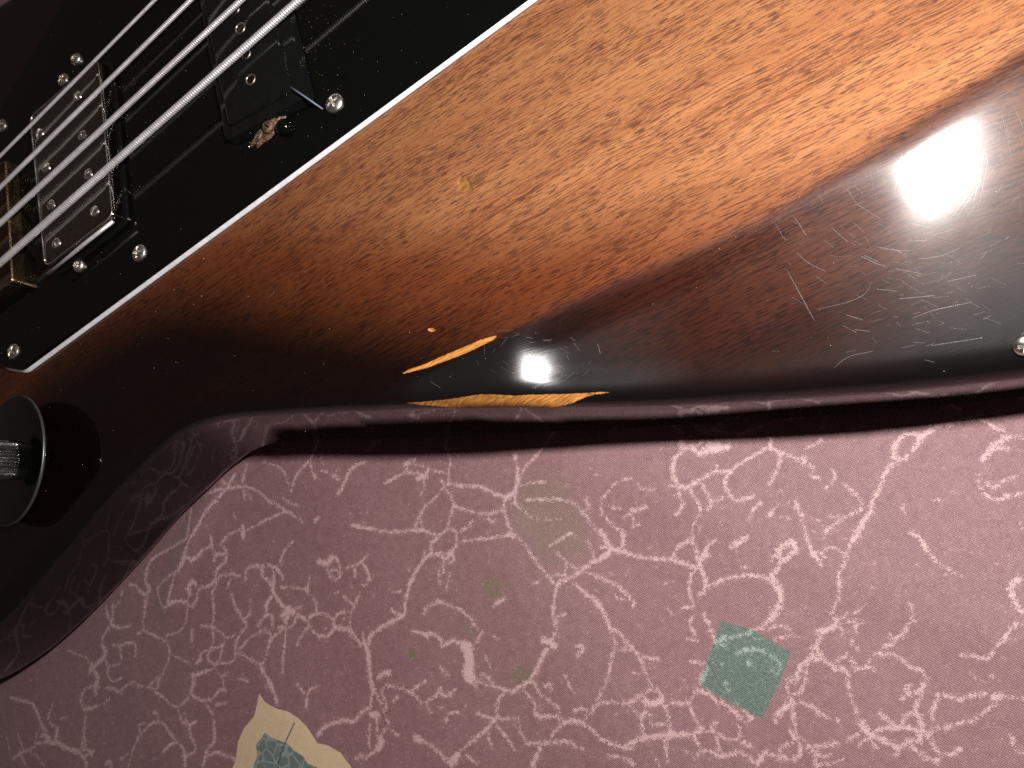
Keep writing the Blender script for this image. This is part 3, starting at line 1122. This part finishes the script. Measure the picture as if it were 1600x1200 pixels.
def build_cloth():
    xs = np.concatenate([np.linspace(-900, -345, 60, endpoint=False), np.arange(-345, 62, .45), np.linspace(62.2, 700, 70)])
    ys = np.concatenate([np.linspace(-600, -86, 60, endpoint=False), np.arange(-86, 62, .45), np.linspace(62.2, 800, 80)])
    nx, ny = len(xs), len(ys); GX, GY = np.meshgrid(xs, ys)
    pts = np.stack([GX.ravel(), GY.ravel()], 1)
    vein = np.full((ny, nx), -5.0)
    for w, pl in VEINS:
        pw = [P(x, y, 0.3) for x, y in pl]
        # metres of cloth covered by one photograph pixel there
        xm, ym = pl[len(pl) // 2]; s = np.linalg.norm(P(xm + 1, ym, 0) - P(xm, ym, 0)) * .5 + np.linalg.norm(P(xm, ym + 1, 0) - P(xm, ym, 0)) * .5
        hw = w * s / 2
        if len(pw) > 2: pw = list(catmull(pw, 1.5, closed=False))
        for a, b in zip(pw[:-1], pw[1:]):
            lo = np.minimum(a, b) - 5; hi = np.maximum(a, b) + 5
            i0, i1 = np.searchsorted(xs, (lo[0], hi[0])); j0, j1 = np.searchsorted(ys, (lo[1], hi[1]))
            if i1 <= i0 or j1 <= j0: continue
            sub = np.stack([GX[j0:j1, i0:i1].ravel(), GY[j0:j1, i0:i1].ravel()], 1)
            d = hw - seg_dist(sub, a, b)
            vein[j0:j1, i0:i1] = np.maximum(vein[j0:j1, i0:i1], d.reshape(j1 - j0, i1 - i0))
    def field(poly_px, closed=True, hw=0.0):
        pw = np.array([P(x, y, 0.3) for x, y in poly_px]); f = np.full(len(pts), -6.0)
        lo, hi = pw.min(0) - 6, pw.max(0) + 6
        near = ((pts > lo) & (pts < hi)).all(1)
        if closed: f[near] = np.clip(poly_sdf(pts[near], pw), -6, 6)
        else:
            d = np.full(near.sum(), 1e9)
            for a, b in zip(pw[:-1], pw[1:]): d = np.minimum(d, seg_dist(pts[near], a, b))
            f[near] = hw - d
        return f
    dia = field([(1125, 970), (1176, 985), (1236, 1020), (1216, 1072), (1190, 1124), (1140, 1100), (1090, 1070), (1108, 1022)])
    leaf_px = [(402, 1083), (412, 1098), (430, 1108), (446, 1112), (462, 1122), (476, 1136), (486, 1152), (492, 1162), (508, 1166), (528, 1178), (544, 1200),
               (560, 1240), (548, 1290), (500, 1330), (430, 1345), (370, 1330), (345, 1290), (340, 1250), (352, 1215), (364, 1190), (368, 1160), (378, 1138), (394, 1120), (399, 1100)]
    leaf = field(leaf_px)
    core_px = [(411, 1145), (420, 1152), (432, 1157), (446, 1162), (455, 1172), (470, 1182), (478, 1194), (492, 1200), (515, 1230), (505, 1280), (460, 1305), (410, 1300), (385, 1270), (380, 1240), (390, 1205), (398, 1180), (396, 1165), (404, 1155)]
    core = field(core_px)
    rib = field([(457, 1130), (448, 1150), (438, 1172), (431, 1195), (428, 1240), (425, 1280)], False, .28)
    stain = np.zeros(len(pts))
    for x, y, r, k in ((845, 790, 13, .55), (868, 830, 13, .55), (850, 760, 9, .3), (768, 918, 4.5, .9), (642, 1023, 2.2, 1), (812, 1058, 4.5, .8), (732, 985, 3.5, .5)):
        c_ = P(x, y, 0); d = np.linalg.norm(pts - c_, axis=1); stain = np.maximum(stain, k * (1 - smoothstep(r * .35, r, d)))
    # the cloth lies almost flat, with slight folds where the body presses on it
    z = 0.35 * np.sin(pts[:, 0] * .045 + 1.3) * np.cos(pts[:, 1] * .06) + .2 * np.sin(pts[:, 0] * .11 + pts[:, 1] * .07)
    fold = [P(395, 705, 0), P(345, 745, 0), P(300, 830, 0), P(262, 935, 0)]
    d = np.full(len(pts), 1e9)
    for a, b in zip(fold[:-1], fold[1:]): d = np.minimum(d, seg_dist(pts, a, b))
    z += 1.3 * np.exp(-(d / 5.0)**2)
    z += .55 * np.exp(-((pts @ np.array([.34, .94]) + 12 + 3 * np.sin(pts[:, 0] * .03)) / 7.0)**2) * smoothstep(-160, -40, pts[:, 0])
    z += .5 * np.exp(-((pts @ np.array([-.5, .866]) - 60 + 4 * np.sin(pts[:, 0] * .04)) / 6.0)**2)
    z -= 0.9
    top = pts @ np.array([0, 1.0])
    ins = (pts[:, 0] > -345) & (pts[:, 0] < 62) & (pts[:, 1] > -86) & (pts[:, 1] < 62)
    i, j = np.meshgrid(np.arange(nx - 1), np.arange(ny - 1)); k = (j * nx + i).ravel()
    Fq = np.stack([k, k + 1, k + nx + 1, k + nx], 1)
    o = mesh_obj('tablecloth', np.column_stack([pts, z]), Fq, M_CLOTH, None, True,
                 dict(vein=vein.ravel(), diamond=dia, leaf=leaf, leafcore=core, leafrib=rib, stain=stain, outside=(~ins).astype(float)))
    o['label'] = 'mauve tablecloth printed with pale pink marbling, a green diamond and a cream-edged leaf'
    o['category'] = 'tablecloth'
    o['kind'] = 'structure'
    return o


build_cloth()

# ------------------------------------------------------------------ the bass guitar
GL = np.array([*P(700, 350, 0), 0.0])
guitar = bpy.data.objects.new('bass_guitar', None); col.objects.link(guitar)
guitar.location = Vector(GL) * MM; guitar.empty_display_size = .02
guitar['label'] = 'sunburst electric bass with black pickguard and chipped lacquer lying on the mauve marbled tablecloth'
guitar['category'] = 'bass guitar'


def adopt(o, parent=None, label=None):
    parent = parent or guitar
    o.parent = parent
    inv = Matrix.Translation(-Vector(GL) * MM) if parent is guitar else Matrix.Identity(4)
    o.matrix_parent_inverse = inv
    if label: o['label'] = label
    return o


bv, bf, ba = build_body_mesh()
body = adopt(mesh_obj('body', bv, bf, M_BODY, None, True, ba))

# pickguard: three plies, bevelled edge
GZ0, GZ = TOPZ + .05, TOPZ + 2.5
guard_px = [(34, 576), (815, 0), (1180, -268), (760, -420), (330, -300), (150, -90), (62, 66), (0, 170), (-60, 262), (-120, 400), (-140, 470), (-70, 505), (5, 571)]
gw = [P(x, y, GZ) for x, y in guard_px]
gp = round_poly(gw, [5, .1, 20, 20, 20, 20, 10, 10, 10, 10, 14, 10, 4.5], 6)
if area2(gp) < 0: gp = gp[::-1]
guard = prism('pickguard', gp, [(-1.15, GZ0), (-1.15, GZ0 + .35), (-.35, GZ - .45), (.0, GZ)], M_BLACK)
adopt(guard)
guard.data.materials.append(M_WHITE)
ply = prism('white_ply', gp, [(-1.22, GZ0 + .2), (-1.20, GZ0 + .5), (-.28, GZ - .42), (0.3, GZ - .40)], M_WHITE)
adopt(ply, guard)
guard.data.materials.pop(index=1)


def make_screw(name, r, h, slot='cross'):
    """Domed screw head at the origin, its recess really sunk."""
    V = []; Fc = []; n = 64; rs = [r * k for k in (1, .985, .93, .85, .76, .68, .6, .52, .44, .36, .28, .2, .12, .05)]
    def zf(x, y):
        rr = math.hypot(x, y) / r
        z = h * math.sqrt(max(0, 1 - (rr * .93)**2.4)) - h * .2
        w, L = .13 * r, .62 * r
        if slot == 'cross':
            if (abs(x) < w and abs(y) < L) or (abs(y) < w and abs(x) < L) or math.hypot(x, y) < .2 * r: z -= h * .75
        elif slot == 'slot':
            if abs(x) < w * 1.1: z -= h * .6
        elif slot == 'hex':
            if math.hypot(x, y) < .48 * r: z -= h * .8
        return z
    V += [(r * math.cos(2 * math.pi * i / n), r * math.sin(2 * math.pi * i / n), -.6) for i in range(n)]
    for q in rs:
        for i in range(n):
            a = 2 * math.pi * i / n; x, y = q * math.cos(a), q * math.sin(a); V.append((x, y, zf(x, y)))
    for k in range(len(rs)):
        for i in range(n):
            j = (i + 1) % n; Fc.append((k * n + i, k * n + j, (k + 1) * n + j, (k + 1) * n + i))
    Fc.append(tuple(range(len(rs) * n, (len(rs) + 1) * n)))
    o = mesh_obj(name, V, Fc, M_CHROME); shade_auto(o, 40)
    return o


def place(o, p, rz=0, tilt=None, parent=None, label=None):
    o.location = Vector(p) * MM
    o.rotation_euler = (tilt[0] if tilt else 0, tilt[1] if tilt else 0, rz)
    return adopt(o, parent, label)


proto = make_screw('pickguard_screw', 2.6, 1.35)
first = True
for k, (x, y, s) in enumerate([(522, 161, 1.12), (217, 395, 1.05), (20, 549, 1.0), (98, 124, .9), (2, 196, .95)]):
    o = proto if first else proto.copy()
    if not first: col.objects.link(o)
    first = False
    place(o, np.append(P(x, y, GZ + .4), GZ + .25), rz=.5 + 1.1 * k); o.scale = (s, s, s)
o = make_screw('body_screw', 2.1, 1.5)
bp_ = onbody(1600, 540); place(o, bp_ + np.array([0, 0, .3]), tilt=(.5, .1), label='small chrome screw at the shoulder of the dark body edge')

# pickups
U = P(467, 0, GZ) - P(0, 411, GZ); U /= np.linalg.norm(U); ang = math.atan2(U[1], U[0])


def pickup_chrome():
    root = bpy.data.objects.new('pickup', None); col.objects.link(root); adopt(root, None, 'pickup with smoky chrome cover under the strings by the bridge')
    root.matrix_parent_inverse = Matrix.Translation(-Vector(GL) * MM)
    Zt = GZ + 5.0
    quad = [P(47, 183, Zt), P(150, 93, Zt), P(172, 335, Zt), P(70, 414, Zt)]
    poly = round_poly(quad, 2.2, 6); r = 2.2
    prof = [(-1.0, GZ - .2)] + [(-1.0 * (1 - k / 3), GZ + .3 + (Zt - 2 - GZ) * k / 3) for k in range(1, 4)]
    prof = [(-1.5, GZ - .2), (-1.5, GZ + .25), (-.9, Zt - r)]
    for k in range(1, 8):
        a = math.pi / 2 * k / 7; prof.append((-.9 + r * (1 - math.cos(a)), Zt - r + r * math.sin(a)))
    cv = prism('cover', poly, prof, M_COVER); adopt(cv, root); shade_auto(cv, 50)
    ringq = round_poly(quad, 2.4, 6)
    rg = prism('mounting_ring', ringq, [(-3.0, GZ - .1), (-3.0, GZ + .7), (-2.7, GZ + 1.0), (-1.0, GZ + 1.0)], M_BLACK2); adopt(rg, root); shade_auto(rg, 40)
    pz = Zt
    off = lambda z, ins: np.column_stack([poly + inward(poly) * ins, np.full(len(poly), z)]) if area2(poly) > 0 else None
    ringp = off(Zt - .45, -.45)
    adopt(tube('edge_glint_bead', np.vstack([ringp, ringp[:2]]), .26, M_CHROME, None, 8), root)  # thin bead added to draw the bright line round the cover's edge
    e0, e1 = P(76, 428, Zt - .6), P(177, 346, Zt - .6)
    adopt(tube('edge_highlight', [np.append(e0, Zt - .5), np.append(e0 + (e1 - e0) * .5, Zt - .25), np.append(e1, Zt - .5)], .62, M_STEEL, None, 10), root)  # pale tube added as the highlight along the cover's lower edge
    sp = make_screw('pole_screw', 1.75, .7, 'slot'); fst = True
    for k, (x, y) in enumerate([(88, 380), (80, 320), (72, 262), (62, 208), (121, 150), (129, 212), (138, 272), (148, 330)]):
        o = sp if fst else sp.copy()
        if not fst: col.objects.link(o)
        fst = False
        place(o, np.append(P(x, y, pz), pz + .12), rz=.8 + .7 * k, parent=root)
    e = make_screw('mounting_screw', 2.2, 1.6, 'hex')
    place(e, np.append(P(123, 415, GZ + .6), GZ + .5), rz=.3)
    e2 = e.copy(); e2.data = e.data; col.objects.link(e2); place(e2, np.append(P(125, 146, GZ + .6) + np.array([-4, 14]), GZ + .5), rz=1.3)
    for x, y in ((176, 350),):
        o = e.copy(); col.objects.link(o); place(o, np.append(P(x + 2, y + 2, GZ), GZ + .6), rz=2); o.scale = (.62, .62, .8)
        o.name = 'cover_corner_stud'


def pickup_black():
    root = bpy.data.objects.new('pickup', None); col.objects.link(root); adopt(root, None, 'black plastic pickup with dull pole rings and a rusty mounting screw')
    Zt = GZ + 3.6
    quad = [P(352, 221, Zt - 1), P(298, -70, Zt - 1), P(430, -70, Zt - 1), P(481, 150, Zt - 1)]
    poly = round_poly(quad, [1.2, 3, 3, 2.2], 6)
    fr = prism('mounting_ring', poly, [(-.5, GZ - .1), (0, Zt - 1.7), (.15, Zt - 1.15), (.6, Zt - 1)], M_BLACK2); adopt(fr, root); shade_auto(fr, 30)
    q2 = [P(356, 196, Zt + .3), P(303, -60, Zt + .3), P(404, -60, Zt + .3), P(456, 140, Zt + .3)]
    cv = prism('cover', round_poly(q2, [1.2, 2, 2, 1.2], 6), [(-.2, Zt - 1.2), (0, Zt - .3), (.12, Zt + .05), (.6, Zt + .3)], M_BLACK2); adopt(cv, root); shade_auto(cv, 30)
    fst = None
    for k, (x, y, r) in enumerate([(391, 124, 1.55), (384, 84, 1.5), (375, 44, 1.65), (367, 14, 1.5)]):
        if fst is None:
            prof = [(r + .32, 0), (r + .26, .28), (r + .05, .36), (r - .10, .26), (r - .18, .02)]
            o = lathe('pole_ring', (0, 0, 0), prof, mat_simple('dull_nickel', (.42, .36, .32), .35, 1.0), None, 40, cap=False); fst = o
        else:
            o = fst.copy(); col.objects.link(o)
        place(o, np.append(P(x, y, Zt + .5), Zt + .31), rz=k, parent=root); o.scale = (r / 1.55,) * 3
    # rusty screw with its corroded washer and spring at the lower ear
    base = P(418, 200, GZ + 1)
    V = []; Fc = []; n = 40; m = 8
    for k in range(m + 1):
        for i in range(n):
            a = 2 * math.pi * i / n; rr = (1 - k / m)
            wob = 1 + .18 * math.sin(3 * a + 1) + .12 * math.sin(7 * a) + .06 * math.sin(13 * a + k)
            x, y = 8.0 * rr * wob * math.cos(a), 2.3 * rr * wob * math.sin(a)
            V.append((x, y, 1.5 * math.sqrt(max(0, 1 - rr**2)) * (1 + .25 * math.sin(5 * a + k)) + .25 * math.sin(9 * x) * math.sin(7 * y)))
    for k in range(m):
        for i in range(n):
            j = (i + 1) % n; Fc.append((k * n + i, k * n + j, (k + 1) * n + j, (k + 1) * n + i))
    rust = mesh_obj('rusted_ear', V, Fc, M_RUST)
    place(rust, np.append(base, GZ - .1), rz=ang + .12, parent=root, label='rust-crusted metal ear of the black pickup')
    sc = make_screw('mounting_screw', 2.0, 1.6, 'cross'); sc.data.materials[0] = M_RUST
    place(sc, np.append(P(417, 197, GZ + 2.2), GZ + 1.6), rz=.9, parent=root, label='rusty mounting screw of the black pickup')
    dm = lathe('rubber_plug', (0, 0, 0), [(2.7, 0)] + [(2.7 * math.cos(a), 2.7 * math.sin(a)) for a in np.linspace(.1, 1.5, 8)], M_BLACK, None, 32)
    place(dm, np.append(P(441, 197, GZ + 1.5), GZ + .3), parent=root)
    dm2 = dm.copy(); col.objects.link(dm2); place(dm2, np.append(P(380, 226, GZ + 1), GZ - .6), parent=root); dm2.scale = (.9, .9, .7)


pickup_chrome(); pickup_black()

# strings: wound, running over the pickups to the bridge
SZ = GZ + 7.2


def wound(name, a, b, r, pitch, label):
    A = P(*a, SZ); B = P(*b, SZ); d = B - A; L = np.linalg.norm(d); d /= L
    A = A - d * 55; L2 = L + 55 + 150
    step = pitch / 6; k = int(L2 / step)
    s = np.linspace(0, L2, k)
    pts = np.column_stack([A[0] + d[0] * s, A[1] + d[1] * s, np.full(k, SZ)])
    rad = lambda i, a_: r * (1 + .07 * math.sin(2 * math.pi * (i / 6) + a_))
    o = tube(name, pts, r, M_STEEL, None, 10, rad); adopt(o, None, label); return A, d


STR = []
for a, b, r, pch, lab in (((0, 411), (467, 0), 1.13, .80, 'thickest wound string, nearest the wooden wing'),
                          ((0, 349), (377, 0), .91, .70, 'second thickest wound string'),
                          ((0, 293), (298, 0), .74, .62, 'second thinnest wound string'),
                          ((0, 244), (242, 0), .56, .54, 'thinnest string, farthest from the wooden wing')):
    STR.append(wound('string', a, b, r, pch, lab) + (r,))

# bridge with its saddles
bq = [P(8, 250, GZ + 4.5), P(19, 438, GZ + 4.5), P(-95, 520, GZ + 4.5), P(-95, 330, GZ + 4.5)]
br = prism('bridge', round_poly(bq, 1.0, 4), [(-.2, GZ - .1), (0, GZ + 3.9), (.45, GZ + 4.5)], M_BRIDGE); adopt(br); shade_auto(br, 30)
rimq = round_poly(bq, 1.0, 4)
rim = prism('brass_lip', rimq, [(-.35, GZ), (-.35, GZ + .5), (-.3, GZ + 4.2), (-.05, GZ + 4.7), (.3, GZ + 4.62), (.4, GZ + 4.4)], M_BRASS); adopt(rim, br)
for A, d, r in STR:
    c_ = A + d * 22
    q = [c_ + np.array([d[0] * u - d[1] * v, d[1] * u + d[0] * v]) for u, v in ((-6, -4.5), (6, -4.5), (6, 4.5), (-6, 4.5))]
    sd = prism('saddle', round_poly(q, 1, 3), [(0, GZ + 4.2), (0, SZ - r - .6), (.6, SZ - r)], M_BRASS); adopt(sd, br)

# control knob
def knob():
    root = bpy.data.objects.new('control_knob', None); col.objects.link(root); adopt(root)
    KZ = TOPZ + 7.0
    c_ = P(19, 718, KZ); AX = (-.19, -.02, .98); cz = np.array([c_[0], c_[1], 0])
    R = 20.6
    sk = lathe('skirt', cz + [0, 0, TOPZ], [(R - 1.2, 4.6), (R - .1, 5.6), (R, 6.3), (R - .2, 6.72), (R - .5, 6.8), (7, 6.8), (.01, 6.8)], M_BLACK, None, 128, axis=AX)
    shade_auto(sk, 50); adopt(sk, root)
    edge = lathe('skirt_rim', cz + [0, 0, TOPZ], [(R + .01, 6.1), (R + .04, 6.5), (R - .08, 6.8), (R - .2, 6.86), (R - .3, 6.82)], M_RIM, None, 128, axis=AX, cap=False)
    adopt(edge, root)
    post = lathe('post', cz + [0, 0, TOPZ - .5], [(9.0, 0), (9.0, 5.6), (.01, 5.6)], M_BLACK, None, 48, axis=AX); shade_auto(post, 40); adopt(post, root)
    nfl = 30
    fl = lambda r, z, a: r * (1 - .12 * (abs(((a * nfl / (2 * math.pi)) % 1) - .5) * 2)) if r > 5 else r
    hub = lathe('knurled_grip', cz + [0, 0, TOPZ], [(6.3, 6.7), (6.3, 7.4), (6.2, 7.6), (6.1, 15.0), (5.7, 15.6), (4.5, 15.9), (.01, 15.9)], M_GRIP, None, 288, fl, axis=AX)
    shade_auto(hub, 30); adopt(hub, root)
    cap = lathe('cap', cz + [0, 0, TOPZ], [(8.0, 15.6), (8.6, 16.0), (8.6, 17.6), (8.0, 18.1), (.01, 18.2)], M_BLACK, None, 72, axis=AX); shade_auto(cap, 40); adopt(cap, root)


knob()

# ------------------------------------------------------------------ wear: a fibre, lint, long scratches
f0, f1 = P(455, 137, GZ + 3.9), P(501, 168, GZ + 1.6)
adopt(tube('fibre', [np.append(f0, GZ + 4.1), np.append((f0 + f1) / 2, GZ + 3.6), np.append(f1, GZ + .6)], .28, M_HAIR, None, 6), None, 'short grey-blue fibre lying across the corner of the black pickup')


def joined(name, chunks, mat, kind=None):
    V = []; Fc = []
    for v, f in chunks:
        o_ = len(V); V += list(v); Fc += [tuple(i + o_ for i in q) for q in f]
    o = mesh_obj(name, V, Fc, mat)
    if kind: o['kind'] = kind
    adopt(o); return o


def speck(p, r):
    v = [(p[0] + r, p[1], p[2]), (p[0], p[1] + r * .8, p[2]), (p[0] - r, p[1], p[2]), (p[0], p[1] - r * .8, p[2]), (p[0], p[1], p[2] + r * .7), (p[0], p[1], p[2] - .1)]
    return v, [(0, 1, 4), (1, 2, 4), (2, 3, 4), (3, 0, 4), (1, 0, 5), (2, 1, 5), (3, 2, 5), (0, 3, 5)]


ch = []
known = [(272, 453, .16), (315, 463, .2), (303, 476, .12), (388, 463, .14), (243, 487, .1), (241, 575, .1), (275, 566, .1), (515, 514, .1), (367, 556, .1),
         (318, 404, .22), (640, 519, .14), (477, 674, .12), (177, 673, .1), (72, 767, .1), (1556, 300, .2), (1475, 580, .1), (1298, 540, .1), (805, 590, .1), (250, 405, .08)]
for x, y, r in known: ch.append(speck(onbody(x, y, .05), r))
for _ in range(230):
    x, y = random.uniform(60, 1590), random.uniform(20, 640)
    p = onbody(x, y, .03)
    if poly_sdf(p[None, :2], gp)[0] > -2 or poly_sdf(p[None, :2], OUT[::6])[0] < 9: continue
    ch.append(speck(p, random.choice((.04, .05, .05, .06, .09))))
for _ in range(300):
    x, y = random.uniform(0, 800), random.uniform(0, 560)
    if _ % 3 == 0: x, y = random.gauss(480, 45), random.gauss(85, 60)
    p = P(x, y, GZ)
    if poly_sdf(p[None], gp)[0] < 1.5 or y < 0: continue
    onp = x > 300 and x < 470 and y < 215 and (x - 300) > 0
    ch.append(speck((p[0], p[1], GZ + .03), random.choice((.04, .06, .07, .10))))
joined('lint_specks', ch, M_DUST, 'stuff')


def scratch(pl, w=.07):
    pl = [np.array(q, float) for q in pl]
    if len(pl) > 2: pl = list(catmull(pl, 6, closed=False))
    pw = [onbody(x, y, .05) for x, y in pl]; V = []; Fc = []; n = len(pw)
    for k, p in enumerate(pw):
        t = pw[min(k + 1, n - 1)] - pw[max(k - 1, 0)]; s = np.array([-t[1], t[0], 0]); s /= max(np.linalg.norm(s), 1e-6)
        ww = w * (math.sin(math.pi * (k + .6) / (n + .2)) * .8 + .2)
        V += [p + s * ww, p + np.array([0, 0, ww * .6]), p - s * ww]
    for k in range(n - 1):
        Fc += [(3 * k, 3 * k + 1, 3 * k + 4, 3 * k + 3), (3 * k + 1, 3 * k + 2, 3 * k + 5, 3 * k + 4)]
    return V, Fc


SCR = [((1239, 337), (1250, 352), (1259, 368)), ((1244, 394), (1262, 410), (1290, 424)), ((1300, 357), (1325, 378)), ((1229, 421), (1245, 450), (1273, 502)),
       ((1361, 440), (1355, 455), (1340, 466), (1310, 476), (1275, 483)), ((1424, 498), (1455, 486), (1490, 478), (1520, 472)), ((1303, 575), (1325, 558), (1365, 549)),
       ((1345, 400), (1370, 412), (1386, 417)), ((1350, 399), (1372, 409)), ((1367, 385), (1400, 391), (1425, 392)), ((1340, 320), (1375, 342)), ((1370, 452), (1402, 455)),
       ((1405, 467), (1460, 462)), ((1420, 375), (1445, 377)), ((1212, 350), (1224, 372)), ((1225, 371), (1228, 375)), ((1585, 170), (1594, 188), (1598, 200)),
       ((1435, 405), (1470, 400), (1500, 388)), ((1455, 540), (1535, 528)), ((1322, 492), (1348, 500)), ((1335, 515), (1360, 518)), ((1480, 440), (1525, 430)),
       ((831, 607), (850, 600), (872, 596), (885, 595)), ((934, 537), (938, 552)), ((740, 205), (743, 215), (741, 226), (742, 238)), ((780, 308), (786, 311)),
       ((828, 320), (832, 326)), ((420, 466), (427, 459), (428, 452)), ((505, 571), (507, 566)), ((1570, 375), (1576, 370)), ((922, 228), (930, 238)), ((672, 596), (688, 606)),
       ((1600, 520), (1590, 528)), ((1500, 330), (1516, 318)), ((1530, 290), (1540, 272)), ((1400, 420), (1440, 428))]
ch = [scratch(s_, .032) for s_ in SCR]
for _ in range(110):
    x, y = random.gauss(1400, 90), random.gauss(430, 70)
    if y < 340 or y > 570 or x > 1590: continue
    a = random.choice((.35, -.3, -.35, .5, -.15, .7)) + random.gauss(0, .12); L = random.uniform(5, 30)
    ch.append(scratch([(x, y), (x + L * math.cos(a), y + L * math.sin(a))], random.uniform(.012, .020)))
for _ in range(90):  # scratches ringed round the main highlight, their pale colour standing for its glints
    t = random.uniform(-.3, 3.4); rr = random.uniform(85, 215); x, y = 1440 + rr * math.cos(t), 250 + rr * .85 * math.sin(t)
    if x > 1595 or (x - 1440) * .62 + (y - 250) < -30: continue
    a = t + math.pi / 2 + random.gauss(0, .3); L = random.uniform(5, 26)
    ch.append(scratch([(x, y), (x + L * .5 * math.cos(a), y + L * .5 * math.sin(a) + random.uniform(-1, 1)), (x + L * math.cos(a), y + L * math.sin(a))], random.uniform(.010, .018)))
for _ in range(36):  # short scratches circling the smaller highlight, pale in place of glints
    t = random.uniform(0, 6.28); rr = random.uniform(34, 75); cx, cy = 832, 556
    x, y = cx + rr * 1.35 * math.cos(t), cy + rr * .62 * math.sin(t)
    if y > 603 or y < 500: continue
    a = math.atan2(math.cos(t) * .62, -math.sin(t) * 1.35) + random.gauss(0, .25); L = random.uniform(5, 16)
    ch.append(scratch([(x, y), (x + L * math.cos(a), y + L * math.sin(a))], random.uniform(.012, .025)))
joined('lacquer_scratches', ch, M_SCR, 'stuff')
